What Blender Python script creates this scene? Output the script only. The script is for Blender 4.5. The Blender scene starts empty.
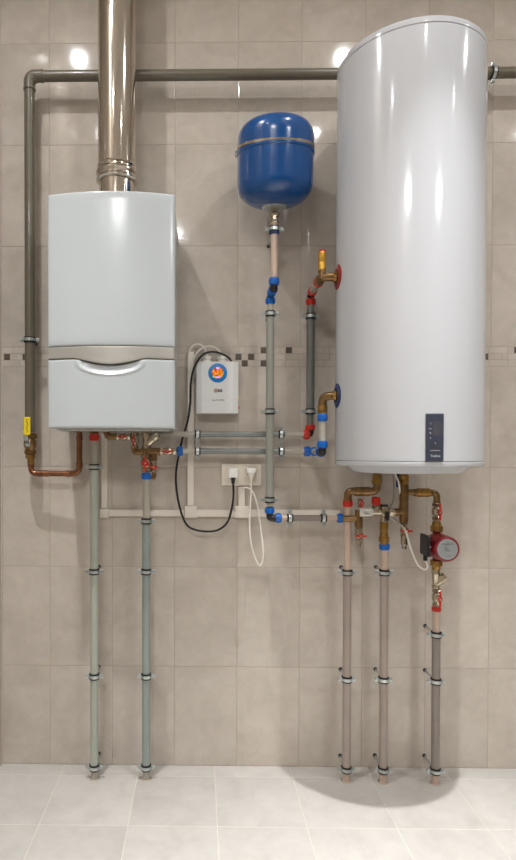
import bpy, bmesh, math, random
from mathutils import Vector, Matrix
random.seed(7)
scn = bpy.context.scene
COL = scn.collection
PI = math.pi

# ------------------------------------------------------------------ camera
F_PX, CX, CY = 586.66, 191.24, 457.64
YAW, PITCH, ROLL, DIST, HGT = .0145, -.0138, .0016, 2.3406, 1.27
Fv = Vector((-math.sin(YAW)*math.cos(PITCH), math.cos(YAW)*math.cos(PITCH), math.sin(PITCH)))
R0 = Vector((math.cos(YAW), math.sin(YAW), 0)); U0 = R0.cross(Fv)
Rv = R0*math.cos(ROLL)+U0*math.sin(ROLL); Uv = U0*math.cos(ROLL)-R0*math.sin(ROLL)
cd = bpy.data.cameras.new('camera'); cam = bpy.data.objects.new('camera', cd); COL.objects.link(cam)
mw = Matrix.Identity(4)
for i in range(3):
    mw[i][0] = Rv[i]; mw[i][1] = Uv[i]; mw[i][2] = -Fv[i]
mw.translation = Vector((0, -DIST, HGT)); cam.matrix_world = mw
cd.sensor_fit = 'VERTICAL'; cd.sensor_height = 36.; cd.sensor_width = 36.*516/860
cd.lens = F_PX/860*36
cd.shift_x = (258-CX)/860; cd.shift_y = -(430-CY)/860
cd.clip_start = .02
scn.camera = cam

def at(px, py, Y):
    """point that stands Y metres in front of the back wall, measured on the photograph"""
    d = Fv + Rv*((px-CX)/F_PX) - Uv*((py-CY)/F_PX)
    o = Vector((0, -DIST, HGT))
    return o + d*((-Y-o.y)/d.y)

# ------------------------------------------------------------------ materials
def lin(c):
    return tuple((v/12.92 if v <= .04045 else ((v+.055)/1.055)**2.4) for v in [x/255 for x in c])+(1,)
MATS = {}
def mat(name, rgb, rough=.5, metal=0., coat=0., var=.06, scale=14., bump=0., trans=0., spec=.5, vcol=None, ior=1.45):
    m = bpy.data.materials.new(name); m.use_nodes = True; nt = m.node_tree; N = nt.nodes; L = nt.links
    b = N['Principled BSDF']
    b.inputs['Roughness'].default_value = rough; b.inputs['Metallic'].default_value = metal
    b.inputs['Coat Weight'].default_value = coat; b.inputs['Coat Roughness'].default_value = .08
    b.inputs['Specular IOR Level'].default_value = spec
    b.inputs['Transmission Weight'].default_value = trans
    tc = N.new('ShaderNodeTexCoord'); no = N.new('ShaderNodeTexNoise'); no.inputs['Scale'].default_value = scale; no.inputs['Detail'].default_value = 4
    L.new(tc.outputs['Object'], no.inputs['Vector'])
    mx = N.new('ShaderNodeMix'); mx.data_type = 'RGBA'
    c = lin(rgb); c2 = lin(vcol) if vcol else tuple(max(0, v*(1-var*2.2)) for v in c[:3])+(1,)
    mx.inputs['A'].default_value = c; mx.inputs['B'].default_value = c2
    mr = N.new('ShaderNodeMapRange'); mr.inputs['From Min'].default_value = .35; mr.inputs['From Max'].default_value = .7
    L.new(no.outputs['Fac'], mr.inputs['Value']); L.new(mr.outputs['Result'], mx.inputs['Factor']); L.new(mx.outputs['Result'], b.inputs['Base Color'])
    if bump:
        bp = N.new('ShaderNodeBump'); bp.inputs['Strength'].default_value = bump; bp.inputs['Distance'].default_value = .002
        L.new(no.outputs['Fac'], bp.inputs['Height']); L.new(bp.outputs['Normal'], b.inputs['Normal'])
    MATS[name] = m
    return m

def tile_mat(name, cols, rough, coat=0.):
    """stoneware: cloudy two-tone base, soft veins, each tile slightly different"""
    m = bpy.data.materials.new(name); m.use_nodes = True; nt = m.node_tree; N = nt.nodes; L = nt.links
    b = N['Principled BSDF']; b.inputs['Roughness'].default_value = rough
    b.inputs['Coat Weight'].default_value = coat; b.inputs['Coat Roughness'].default_value = .05
    geo = N.new('ShaderNodeNewGeometry'); tc = N.new('ShaderNodeTexCoord')
    off = N.new('ShaderNodeVectorMath'); off.operation = 'SCALE'; off.inputs['Scale'].default_value = 17.
    cmb = N.new('ShaderNodeCombineXYZ')
    for k in range(3): L.new(geo.outputs['Random Per Island'], cmb.inputs[k])
    L.new(cmb.outputs[0], off.inputs[0])
    add = N.new('ShaderNodeVectorMath'); add.operation = 'ADD'; L.new(tc.outputs['Object'], add.inputs[0]); L.new(off.outputs[0], add.inputs[1])
    n1 = N.new('ShaderNodeTexNoise'); n1.inputs['Scale'].default_value = 7; n1.inputs['Detail'].default_value = 7; n1.inputs['Roughness'].default_value = .62; n1.inputs['Distortion'].default_value = .6
    n2 = N.new('ShaderNodeTexNoise'); n2.inputs['Scale'].default_value = 22; n2.inputs['Detail'].default_value = 8; n2.inputs['Roughness'].default_value = .7
    L.new(add.outputs[0], n1.inputs['Vector']); L.new(add.outputs[0], n2.inputs['Vector'])
    r1 = N.new('ShaderNodeValToRGB'); e = r1.color_ramp.elements
    e[0].position = .25; e[0].color = lin(cols[0]); e[1].position = .78; e[1].color = lin(cols[2])
    k = r1.color_ramp.elements.new(.5); k.color = lin(cols[1])
    L.new(n1.outputs['Fac'], r1.inputs['Fac'])
    hs = N.new('ShaderNodeHueSaturation')
    ma = N.new('ShaderNodeMath'); ma.operation = 'MULTIPLY_ADD'; ma.inputs[1].default_value = .10; ma.inputs[2].default_value = .95
    L.new(geo.outputs['Random Per Island'], ma.inputs[0]); L.new(ma.outputs[0], hs.inputs['Value']); L.new(r1.outputs['Color'], hs.inputs['Color'])
    m2 = N.new('ShaderNodeMix'); m2.data_type = 'RGBA'; m2.blend_type = 'MULTIPLY'; m2.inputs['Factor'].default_value = .35
    mr = N.new('ShaderNodeMapRange'); mr.inputs['From Min'].default_value = .3; mr.inputs['From Max'].default_value = .6; mr.inputs['To Min'].default_value = .8
    L.new(n2.outputs['Fac'], mr.inputs['Value'])
    L.new(hs.outputs['Color'], m2.inputs['A']); L.new(mr.outputs['Result'], m2.inputs['B'])
    # thin pale veins
    mu = N.new('ShaderNodeTexNoise'); mu.inputs['Scale'].default_value = 2.3; mu.inputs['Detail'].default_value = 5; mu.inputs['Distortion'].default_value = 1.4
    L.new(add.outputs[0], mu.inputs['Vector'])
    sb = N.new('ShaderNodeMath'); sb.operation = 'SUBTRACT'; sb.inputs[1].default_value = .5; L.new(mu.outputs['Fac'], sb.inputs[0])
    ab = N.new('ShaderNodeMath'); ab.operation = 'ABSOLUTE'; L.new(sb.outputs[0], ab.inputs[0])
    vr = N.new('ShaderNodeMapRange'); vr.inputs['From Max'].default_value = .012; vr.inputs['To Min'].default_value = .07; vr.inputs['To Max'].default_value = 0
    L.new(ab.outputs[0], vr.inputs['Value'])
    m3 = N.new('ShaderNodeMix'); m3.data_type = 'RGBA'; m3.inputs['B'].default_value = lin(cols[3])
    L.new(vr.outputs['Result'], m3.inputs['Factor']); L.new(m2.outputs['Result'], m3.inputs['A'])
    L.new(m3.outputs['Result'], b.inputs['Base Color'])
    rr = N.new('ShaderNodeMapRange'); rr.inputs['To Min'].default_value = rough*.8; rr.inputs['To Max'].default_value = rough*1.25
    L.new(n2.outputs['Fac'], rr.inputs['Value']); L.new(rr.outputs['Result'], b.inputs['Roughness'])
    MATS[name] = m
    return m

WALLT = tile_mat('wall_tile', [(188, 178, 166), (200, 190, 178), (211, 202, 191), (224, 216, 206)], .07)
FLOORT = tile_mat('floor_tile', [(178, 174, 168), (190, 186, 180), (198, 195, 190), (204, 201, 196)], .4)
GROUT = mat('wall_grout', (180, 168, 155), .8, var=.03)
FGROUT = mat('floor_grout', (226, 219, 207), .8, var=.03)
DARKT = mat('dark_mosaic', (98, 88, 80), .3, var=.12, scale=60)
CEIL = mat('ceiling_paint', (236, 233, 228), .8, var=.01)
FARW = mat('far_wall', (132, 120, 108), .5, var=.04, scale=3)
TRIM = mat('corner_trim', (196, 184, 170), .4, var=.02)
ENAMEL = mat('white_enamel', (196, 202, 204), .18, var=.008, scale=3, spec=.4)
TANKW = mat('tank_enamel', (194, 195, 198), .12, var=.006, scale=3, spec=.4)
SILVER = mat('silver_band', (172, 168, 160), .38, metal=.35, var=.02)
DGREY = mat('dark_grey_plastic', (62, 64, 66), .5)
STEEL = mat('stainless_steel', (205, 196, 184), .1, metal=1., var=.02, scale=4)
ZINC = mat('zinc_steel', (206, 212, 210), .3, metal=.8, var=.12, scale=80)
BLUE = mat('blue_vessel_paint', (4, 74, 138), .2, coat=.35, var=.04)
RUBBER = mat('black_rubber', (28, 27, 27), .6)
GASP = mat('olive_grey_paint', (106, 99, 84), .33, var=.05, scale=20, coat=.2)
SL_GREEN = mat('grey_green_sleeve', (172, 178, 165), .34, var=.04)
SL_BLUE = mat('grey_blue_sleeve', (146, 156, 152), .34, var=.04)
SL_WARM = mat('warm_grey_sleeve', (164, 150, 141), .32, var=.05)
SL_DARK = mat('dark_grey_sleeve', (110, 113, 107), .36, var=.05)
SL_BROWN = mat('brown_grey_sleeve', (140, 131, 123), .3, var=.05)
SL_LEV = mat('steel_grey_sleeve', (134, 137, 134), .28, metal=.3, var=.05)
SL_MID = mat('mid_grey_sleeve', (150, 150, 140), .34, var=.05)
PEX = mat('milky_pipe', (188, 182, 168), .3, var=.03, trans=.15)
PEXT = mat('tan_pipe', (204, 180, 162), .3, var=.03, trans=.1)
BRASS = mat('brass', (172, 134, 72), .34, metal=.8, var=.12, scale=50)
BRONZE = mat('dull_bronze', (150, 118, 78), .33, metal=.8, var=.18, scale=40)
COPPER = mat('copper', (158, 108, 78), .27, metal=.9, var=.15, scale=35)
NICKEL = mat('nickel', (198, 186, 164), .2, metal=.92, var=.08, scale=60)
GOLD = mat('bright_brass', (206, 160, 66), .34, metal=.7, var=.03, scale=20)
RED = mat('red_plastic', (198, 46, 32), .35, var=.04)
BLUEP = mat('blue_plastic', (14, 98, 186), .35, var=.04)
NAVY = mat('navy_plastic', (34, 58, 112), .35, var=.04)
DRED = mat('dark_red_plastic', (146, 34, 32), .35, var=.04)
BLACK = mat('black_plastic', (30, 29, 30), .4)
CORDB = mat('black_cord', (26, 26, 27), .45)
CORDW = mat('white_cord', (226, 222, 210), .45, var=.02)
DUCT = mat('cream_plastic', (228, 220, 207), .42, var=.02, scale=5)
SOCK = mat('ivory_plastic', (240, 232, 216), .35, var=.01)
WHITEP = mat('white_plastic', (234, 232, 226), .35, var=.01)
BOXW = mat('box_white', (218, 218, 216), .4, var=.01)
YEL = mat('yellow_grip', (244, 214, 16), .4, var=.03)
PUMPR = mat('pump_red_paint', (136, 28, 36), .35, var=.08, coat=.2)
DISC = mat('grey_nameplate', (172, 176, 178), .35, metal=.3, var=.02)
INK = mat('dark_ink', (70, 74, 80), .6)
WINK = mat('pale_ink', (200, 204, 210), .6)
BLUED = mat('blue_ring', (10, 124, 196), .4, var=.02)
SCREEN = mat('screen_dark', (74, 74, 80), .2, var=.02)
PANEL = mat('panel_dark', (58, 62, 76), .28, coat=.3, var=.02)
HOLE = mat('dark_anchor', (40, 42, 44), .7)
LOGOG = mat('logo_brown', (172, 146, 134), .5)

def emis(name, rgb, s):
    m = bpy.data.materials.new(name); m.use_nodes = True; b = m.node_tree.nodes['Principled BSDF']
    b.inputs['Base Color'].default_value = lin(rgb); b.inputs['Emission Color'].default_value = lin(rgb); b.inputs['Emission Strength'].default_value = s
    return m
LENS = emis('lamp_lens', (255, 248, 236), 12.)
LENS2 = emis('fill_lamp_diffuser', (250, 250, 255), 4.)
LED = emis('violet_led', (170, 150, 255), 1.6)
LEDG = emis('green_led', (120, 210, 40), .8)
def pattern_mat():
    m = bpy.data.materials.new('orange_pattern'); m.use_nodes = True; nt = m.node_tree; N = nt.nodes; L = nt.links; b = N['Principled BSDF']
    tc = N.new('ShaderNodeTexCoord'); v = N.new('ShaderNodeTexVoronoi'); v.inputs['Scale'].default_value = 170
    L.new(tc.outputs['Object'], v.inputs['Vector'])
    r = N.new('ShaderNodeValToRGB'); e = r.color_ramp.elements
    e[0].position = .15; e[0].color = lin((255, 226, 30)); e[1].position = .75; e[1].color = lin((176, 40, 10))
    k = e.new(.45); k.color = lin((250, 130, 10))
    L.new(v.outputs['Distance'], r.inputs['Fac']); L.new(r.outputs['Color'], b.inputs['Base Color']); L.new(r.outputs['Color'], b.inputs['Emission Color'])
    b.inputs['Emission Strength'].default_value = .35
    return m
PATT = pattern_mat()

# ------------------------------------------------------------------ mesh helpers
def V(*a): return Vector(a)
def frame(d):
    d = d.normalized(); a = Vector((0, 0, 1)) if abs(d.z) < .9 else Vector((0, 1, 0))
    x = a.cross(d).normalized(); return x, d.cross(x).normalized()
def ringtube(bm, rings, closed=False, caps=True, smooth=True):
    vs = [[bm.verts.new(p) for p in r] for r in rings]; n = len(vs[0]); m = len(vs)
    for i in range(m if closed else m-1):
        a = vs[i]; b = vs[(i+1) % m]
        for k in range(n):
            f = bm.faces.new((a[k], a[(k+1) % n], b[(k+1) % n], b[k])); f.smooth = smooth
    if caps and not closed:
        bm.faces.new(list(reversed(vs[0]))); bm.faces.new(vs[-1])
def lathe(bm, p, d, prof, seg=28, smooth=True):
    """prof: (distance along d, radius)"""
    p = Vector(p); d = Vector(d).normalized(); x, y = frame(d)
    rings = [[p+d*t+(x*math.cos(2*PI*k/seg)+y*math.sin(2*PI*k/seg))*max(r, 1e-5) for k in range(seg)] for t, r in prof]
    ringtube(bm, rings, smooth=smooth)
def cyl(bm, a, b, r, r2=None, seg=28, bev=.0008):
    a = Vector(a); b = Vector(b); L = (b-a).length; r2 = r if r2 is None else r2; bev = min(bev, L/3, r/3)
    lathe(bm, a, b-a, [(0, r-bev), (bev, r), (L-bev, r2), (L, r2-bev)], seg)
def hexn(bm, a, b, r, seg=6):
    a = Vector(a); b = Vector(b); L = (b-a).length; e = min(.002, L/4)
    lathe(bm, a, b-a, [(0, r*.88), (e, r), (L-e, r), (L, r*.88)], seg, smooth=False)
def fillet(pts, rad, n=7):
    pts = [Vector(p) for p in pts]; out = [pts[0]]
    for i in range(1, len(pts)-1):
        p = pts[i]; a = (pts[i-1]-p); b = (pts[i+1]-p)
        if a.length < 1e-6 or b.length < 1e-6: continue
        ang = a.angle(b)
        if abs(ang-PI) < .03: out.append(p); continue
        t = min(rad/math.tan(ang/2), a.length*.49, b.length*.49)
        A = p+a.normalized()*t; B = p+b.normalized()*t
        for k in range(n+1):
            s = k/n; out.append(A*(1-s)**2+p*2*s*(1-s)+B*s*s)
    out.append(pts[-1]); return out
def tube(bm, pts, r, seg=16, rad=0, caps=True):
    if rad: pts = fillet(pts, rad)
    pts = [Vector(p) for p in pts]; rings = []; x = None
    for i, p in enumerate(pts):
        d = (pts[min(i+1, len(pts)-1)]-pts[max(i-1, 0)])
        d.normalize()
        if x is None: x, y = frame(d)
        x = (x-d*x.dot(d)).normalized(); y = d.cross(x)
        rings.append([p+(x*math.cos(2*PI*k/seg)+y*math.sin(2*PI*k/seg))*r for k in range(seg)])
    ringtube(bm, rings, caps=caps)
def smoothcurve(pts, n=10):
    pts = [Vector(p) for p in pts]; P = [pts[0]]+pts+[pts[-1]]; out = []
    for i in range(1, len(P)-2):
        for k in range(n):
            t = k/n; a, b, c, d = P[i-1], P[i], P[i+1], P[i+2]
            out.append(.5*((2*b)+(c-a)*t+(2*a-5*b+4*c-d)*t*t+(3*b-a-3*c+d)*t**3))
    out.append(pts[-1]); return out
def box(bm, lo, hi, bev=.0, seg=2):
    lo = Vector(lo); hi = Vector(hi)
    r = bmesh.ops.create_cube(bm, size=1); vs = r['verts']
    for v in vs:
        v.co = Vector([lo[i]+(v.co[i]+.5)*(hi[i]-lo[i]) for i in range(3)])
    if bev:
        es = set(e for v in vs for e in v.link_edges)
        bmesh.ops.bevel(bm, geom=list(es), offset=bev, segments=seg, affect='EDGES', profile=.5)
def prism(bm, outline, y0, y1):
    """outline (x, z) extruded between y0 and y1"""
    a = [bm.verts.new((x, y0, z)) for x, z in outline]; b = [bm.verts.new((x, y1, z)) for x, z in outline]
    n = len(a); bm.faces.new(a); bm.faces.new(list(reversed(b)))
    for i in range(n): bm.faces.new((a[i], b[i], b[(i+1) % n], a[(i+1) % n]))

def B(): return bmesh.new()
def crease(bm):
    bmesh.ops.recalc_face_normals(bm, faces=bm.faces)
    for e in bm.edges:
        if len(e.link_faces) == 2 and e.calc_face_angle(0) > .42: e.smooth = False
def obj(name, bm, m, parent=None, org=None):
    crease(bm)
    me = bpy.data.meshes.new(name)
    base = Vector(org) if org is not None else (Vector(parent['_org']) if parent is not None else Vector((0, 0, 0)))
    for v in bm.verts: v.co -= base
    bm.to_mesh(me); bm.free()
    o = bpy.data.objects.new(name, me); COL.objects.link(o)
    for mm in (m if isinstance(m, (list, tuple)) else [m]): me.materials.append(mm)
    o['_org'] = base
    if parent is not None: o.parent = parent
    elif org is not None: o.location = base
    return o
def tag(o, label, cat, group=None):
    o['label'] = label; o['category'] = cat
    if group: o['group'] = group
    return o
def thing(name, label, cat, loc, group=None):
    o = bpy.data.objects.new(name, None); o.empty_display_size = .05; COL.objects.link(o)
    o.location = loc; o['_org'] = Vector(loc)
    return tag(o, label, cat, group)
def struct(name, bm, m):
    o = obj(name, bm, m); o['kind'] = 'structure'; return o
def text(name, s, size, loc, m, parent, rotz=0, align='CENTER', rot=None, depth=.0003):
    c = bpy.data.curves.new(name, 'FONT'); c.body = s; c.size = size; c.extrude = depth; c.align_x = align; c.align_y = 'CENTER'
    t = bpy.data.objects.new('tmp', c); COL.objects.link(t)
    dg = bpy.context.evaluated_depsgraph_get(); me = bpy.data.meshes.new_from_object(t.evaluated_get(dg))
    bpy.data.objects.remove(t)
    M = Matrix.Translation(Vector(loc)-Vector(parent['_org'])) @ (rot if rot is not None else Matrix.Rotation(rotz, 4, 'Z') @ Matrix.Rotation(PI/2, 4, 'X'))
    me.transform(M); me.materials.clear(); me.materials.append(m)
    o = bpy.data.objects.new(name, me); COL.objects.link(o); o.parent = parent; o['_org'] = parent['_org']
    return o

# ------------------------------------------------------------------ room
XL, XR, YF, ZC = -.795, 3.0, -4.4, 3.5
X0 = -.6003; TW = .25; GW = .0017
ZB = [0, .4, .8, 1.2, 1.6]; BAND = .078
zrows = [(ZB[i], ZB[i+1]) for i in range(4)]
z = 1.6+BAND
while z < ZC: zrows.append((z, min(z+.4, ZC))); z += .4
def tile_box(bm, u0, u1, v0, v1, put, mi, bev=.0016, th=.006):
    """one tile with an eased edge; put maps (u, v, height above the wall face) to the world"""
    g = GW/2; a = (u0+g, u1-g, v0+g, v1-g)
    if a[1]-a[0] < .004 or a[3]-a[2] < .004: return
    def ring(ins, h): return [bm.verts.new(put(x, y, h)) for x, y in ((a[0]+ins, a[2]+ins), (a[1]-ins, a[2]+ins), (a[1]-ins, a[3]-ins), (a[0]+ins, a[3]-ins))]
    r = [ring(0, -th), ring(0, -bev*.8), ring(bev*.35, -bev*.25), ring(bev, 0)]
    for i in range(3):
        for k in range(4):
            f = bm.faces.new((r[i][k], r[i][(k+1) % 4], r[i+1][(k+1) % 4], r[i+1][k])); f.material_index = mi
    f = bm.faces.new(r[3]); f.material_index = mi
def tiled_wall(bm, put, u_lo, u_hi, u_org, dark):
    i = math.floor((u_lo-u_org)/TW)
    while u_org+i*TW < u_hi:
        a, b = max(u_lo, u_org+i*TW), min(u_hi, u_org+(i+1)*TW)
        for z0, z1 in zrows: tile_box(bm, a, b, z0, z1, put, 0)
        i += 1
    u_org -= .009; ms = .025; k = math.floor((u_lo-u_org)/ms)
    while u_org+k*ms < u_hi:
        for r in range(3):
            a, b = max(u_lo, u_org+k*ms), min(u_hi, u_org+(k+1)*ms)
            top = 1.6+BAND-r*.026
            if (k, r) in dark: tile_box(bm, a, b, top-.026, top, put, 2, .001)
        # pale mosaic comes as longer strips between the dark squares
        k += 1
    for r in range(3):
        top = 1.6+BAND-r*.026
        ks = sorted(k for k, rr in dark if rr == r)
        cuts = [u_lo]+[v for k in ks for v in (u_org+k*ms, u_org+(k+1)*ms)]+[u_hi]
        for j in range(0, len(cuts), 2):
            a, b = cuts[j], cuts[j+1]; u = a
            while u < b-.001:
                w = ms*random.choice((1, 2, 2, 3)); e = min(b, u+w)
                if b-e < .01: e = b
                if e > max(u, u_lo) and u < u_hi: tile_box(bm, max(u, u_lo), min(e, u_hi), top-.026, top, put, 0, .001)
                u = e
bm = B()
dark = {(-7, 1), (-4, 1), (30, 1), (32, 1), (31, 2), (34, 0), (34, 2), (38, 0), (69, 1), (74, 0), (80, 2), (88, 1)}
tiled_wall(bm, lambda u, v, h: (u, -h, v), XL, XR, X0, dark)
nf = len(bm.faces)
box(bm, (XL-.1, .0009, -.05), (XR+.1, .12, ZC+.05))
for f in list(bm.faces)[nf:]: f.material_index = 1
struct('wall_back', bm, [WALLT, GROUT, DARKT])
bm = B()
tiled_wall(bm, lambda u, v, h: (XL+h, -u, v), 0, -YF, .045, {(0, 0), (3, 1), (9, 2), (14, 0), (22, 1)})
nf = len(bm.faces)
box(bm, (XL-.12, YF, -.05), (XL-.0009, 0, ZC+.05))
for f in list(bm.faces)[nf:]: f.material_index = 1
struct('wall_left', bm, [WALLT, GROUT, DARKT])
bm = B(); box(bm, (XL-.001, -.006, 0), (XL+.004, .001, ZC), .001); struct('trim_1', bm, TRIM)
bm = B()
S = .302; FX = .0617; FY = .0783
i0 = math.floor((XL-FX)/S)
for i in range(i0, int((XR-FX)/S)+1):
    for j in range(-1, int((-YF-FY)/S)+1):
        a, b = max(XL, FX+i*S), min(XR, FX+(i+1)*S); c, d = max(0, FY+j*S), min(-YF, FY+(j+1)*S)
        tile_box(bm, a, b, c, d, lambda u, v, h: (u, -v, h), 0, .001)
nf = len(bm.faces)
box(bm, (XL-.1, YF, -.1), (XR+.1, .01, -.0009))
for f in list(bm.faces)[nf:]: f.material_index = 1
GW = .0022
struct('floor', bm, [FLOORT, FGROUT])
bm = B(); box(bm, (XL-.1, YF, ZC), (XR+.1, .1, ZC+.1)); struct('ceiling', bm, CEIL)
bm = B(); box(bm, (XR, YF, -.05), (XR+.1, 0, ZC)); struct('wall_right', bm, FARW)
bm = B(); box(bm, (XL-.1, YF-.1, -.05), (XR+.1, YF, ZC)); struct('wall_front', bm, FARW)

# ------------------------------------------------------------------ ceiling lights (out of frame, downlights mirrored in tiles, round lamps added as fill)
LE = ((25, 6), (26, 6), (20, 5))
SPILL = (.6, .44, .66); BEAM = (.38, .58, .20); BW = (62, 50, 66)
LX = (-.69, .80, 2.25); LY = (1.02, 1.82)
names_x = ('left column', 'middle column', 'right column'); names_y = ('nearest the back wall', 'second from the back wall')
for ix, x in enumerate(LX):
    for iy, y in enumerate(LY):
        t = thing('ceiling_downlight', 'small round recessed ceiling downlight, %s, %s' % (names_x[ix], names_y[iy]), 'ceiling light', (x, -y, ZC-.004), 'recessed ceiling downlights')
        bm = B(); lathe(bm, (x, -y, ZC), (0, 0, -1), [(0, .055), (.004, .055), (.006, .05), (.004, .042), (0, .04)], 32); obj('ring', bm, ZINC, t)
        bm = B(); cyl(bm, (x, -y, ZC-.0005), (x, -y, ZC-.002), .038); obj('lens', bm, LENS, t)
        for en, sp in ((LE[ix][iy]*SPILL[ix], 150), (LE[ix][iy]*BEAM[ix], BW[ix])):
            ld = bpy.data.lights.new('downlight', 'AREA'); ld.shape = 'DISK'; ld.size = .05
            ld.energy = en; ld.color = (.98, .99, 1); ld.spread = math.radians(sp)
            lo = bpy.data.objects.new('downlight', ld); COL.objects.link(lo); lo.location = (x, -y, ZC-.008)
for x, lb in ((-.46, 'left'), (2.2, 'right')):  # added soft fill lamps, unseen, to brighten the front surfaces
    y = 3.6
    t = thing('fill_lamp', 'large round flat fill lamp added behind the camera, %s one' % lb, 'ceiling light', (x, -y, ZC-.05))
    bm = B(); lathe(bm, (x, -y, ZC), (0, 0, -1), [(0, .3), (.045, .3), (.05, .295), (.045, .28), (.04, .28)], 64); obj('rim', bm, WHITEP, t)
    bm = B(); lathe(bm, (x, -y, ZC-.038), (0, 0, -1), [(0, .279), (.004, .279), (.006, .0)], 64); obj('diffuser', bm, LENS2, t)
    ld = bpy.data.lights.new('fill_lamp', 'AREA'); ld.shape = 'DISK'; ld.size = .55; ld.energy = 56; ld.color = (.97, .985, 1)
    lo = bpy.data.objects.new('fill_lamp', ld); COL.objects.link(lo); lo.location = (x, -y, ZC-.056)
w = bpy.data.worlds.new('world'); scn.world = w; w.use_nodes = True
w.node_tree.nodes['Background'].inputs[0].default_value = (.9, .92, 1, 1); w.node_tree.nodes['Background'].inputs[1].default_value = .3

# ------------------------------------------------------------------ boiler
BX0, BX1, BZ0, BZ1 = -.530, -.0868, 1.343, 2.153; BXC = (BX0+BX1)/2; BHW = (BX1-BX0)/2
t = thing('gas_boiler', 'white wall-hung gas boiler with silver band under the steel flue', 'boiler', (BXC, 0, BZ0))
def yfr(x): u = (x-BXC)/BHW; return -(.30+.034*(1-u*u))
def panel(bm, x0, x1, zlo, zhi, ff, nu=48, nv=24, rnd=.007, back=-.27):
    g = []
    def inset(s, L):
        q = min(s, L-s)
        if q >= rnd: return 0
        return rnd-math.sqrt(max(0, rnd*rnd-(rnd-q)**2))
    def par(n, L):
        e = [0, .0006, .0018, .0038, .007]; body = [.007+(L-.014)*k/n for k in range(1, n)]
        return e+body+[L-v for v in reversed(e)]
    us = par(nu, x1-x0); 
    vs_ = par(nv, 1.)
    for u in us:
        x = x0+u; a, b = zlo(x), zhi(x); H = b-a
        vs = [0, .0006, .0018, .0038, .007]; vs = vs+[.007+(H-.014)*k/nv for k in range(1, nv)]+[H-v for v in reversed(vs)]
        col = []
        for v in vs:
            d = max(inset(u, x1-x0), inset(v, H))
            col.append(bm.verts.new((x, ff(x, a+v)+d, a+v)))
        g.append(col)
    n, m = len(g), len(g[0])
    for i in range(n-1):
        for j in range(m-1):
            f = bm.faces.new((g[i][j], g[i+1][j], g[i+1][j+1], g[i][j+1])); f.smooth = True
    bd = [g[i][0] for i in range(n)]+[g[n-1][j] for j in range(1, m)]+[g[i][m-1] for i in range(n-2, -1, -1)]+[g[0][j] for j in range(m-2, 0, -1)]
    bk = [bm.verts.new((v.co.x, back, v.co.z)) for v in bd]
    for i in range(len(bd)):
        j = (i+1) % len(bd); bm.faces.new((bd[i], bd[j], bk[j], bk[i]))
    bm.faces.new(bk)
zt = at(112, 345.5, .334).z; zb_ = at(112, 359.5, .30).z
def zband(x):
    s = abs(x-BXC)/.125
    return zb_-(0 if s >= 1 else .021*(math.cos(PI*s)*.5+.5)**.6)
bm = B(); panel(bm, BX0, BX1, lambda x: zt+.0008, lambda x: BZ1, lambda x, z: yfr(x)); obj('upper_panel', bm, ENAMEL, t)
bm = B(); panel(bm, BX0+.002, BX1-.002, lambda x: zband(x)+.0008, lambda x: zt-.0008, lambda x, z: yfr(x)+.001-.004*max(0, (zt-z)/.06), rnd=.003); obj('trim_band', bm, SILVER, t)
def door(x, z):
    y = yfr(x); u = (x-BXC)/.102; top = zb_-.012
    v = (top-z)/.040
    e = u*u+max(v, -1)**2
    if e < 1: y += .014*(1-e)**.55*(1-.35*max(0, v))
    elif e < 1.5: y -= .0025*math.sin((e-1)*2*PI)
    return y
bm = B(); panel(bm, BX0, BX1, lambda x: BZ0, lambda x: zband(x)-.0008, door, nu=90, nv=60); obj('lower_door', bm, ENAMEL, t)
bm = B(); box(bm, (BX0+.004, -.285, BZ0+.004), (BX1-.004, -.02, BZ1-.003), .006); obj('casing', bm, ENAMEL, t)
bm = B(); box(bm, (BX0+.02, -.25, BZ0-.006), (BX1-.02, -.04, BZ0+.006), .002); obj('base_plate', bm, ZINC, t)
bm = B(); box(bm, (BX0+.05, -.03, BZ1-.12), (BX1-.05, -.001, BZ1-.06), .002); obj('wall_bracket', bm, ZINC, t)

# flue
fx, fy = -.3065, -.172
t = thing('flue_pipe', 'polished stainless steel flue pipe rising from the white boiler', 'flue', (fx, fy, BZ1-.002))
zc1 = at(116, 173.5, .248).z+.016
bm = B(); lathe(bm, (fx, fy, BZ1-.002), (0, 0, 1), [(0, .066), (.004, .064), (zc1-BZ1, .064)], 64); obj('lower_pipe', bm, STEEL, t)
bm = B()
lathe(bm, (fx, fy, zc1-.016), (0, 0, 1), [(0, .066), (.001, .072), (.004, .0755), (.008, .0755), (.012, .072), (.014, .0705), (.02, .0705), (.024, .073), (.029, .0765), (.034, .0765), (.039, .073), (.043, .0705), (.050, .0705), (.054, .0722), (.058, .0705), (.06, .0695)], 64); obj('collar', bm, STEEL, t)
bm = B(); lathe(bm, (fx, fy, zc1+.03), (0, 0, 1), [(0, .0695), (.001, .0695), (ZC-zc1-.032, .0695), (ZC-zc1-.031, .0695)], 64); obj('upper_pipe', bm, STEEL, t)

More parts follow.
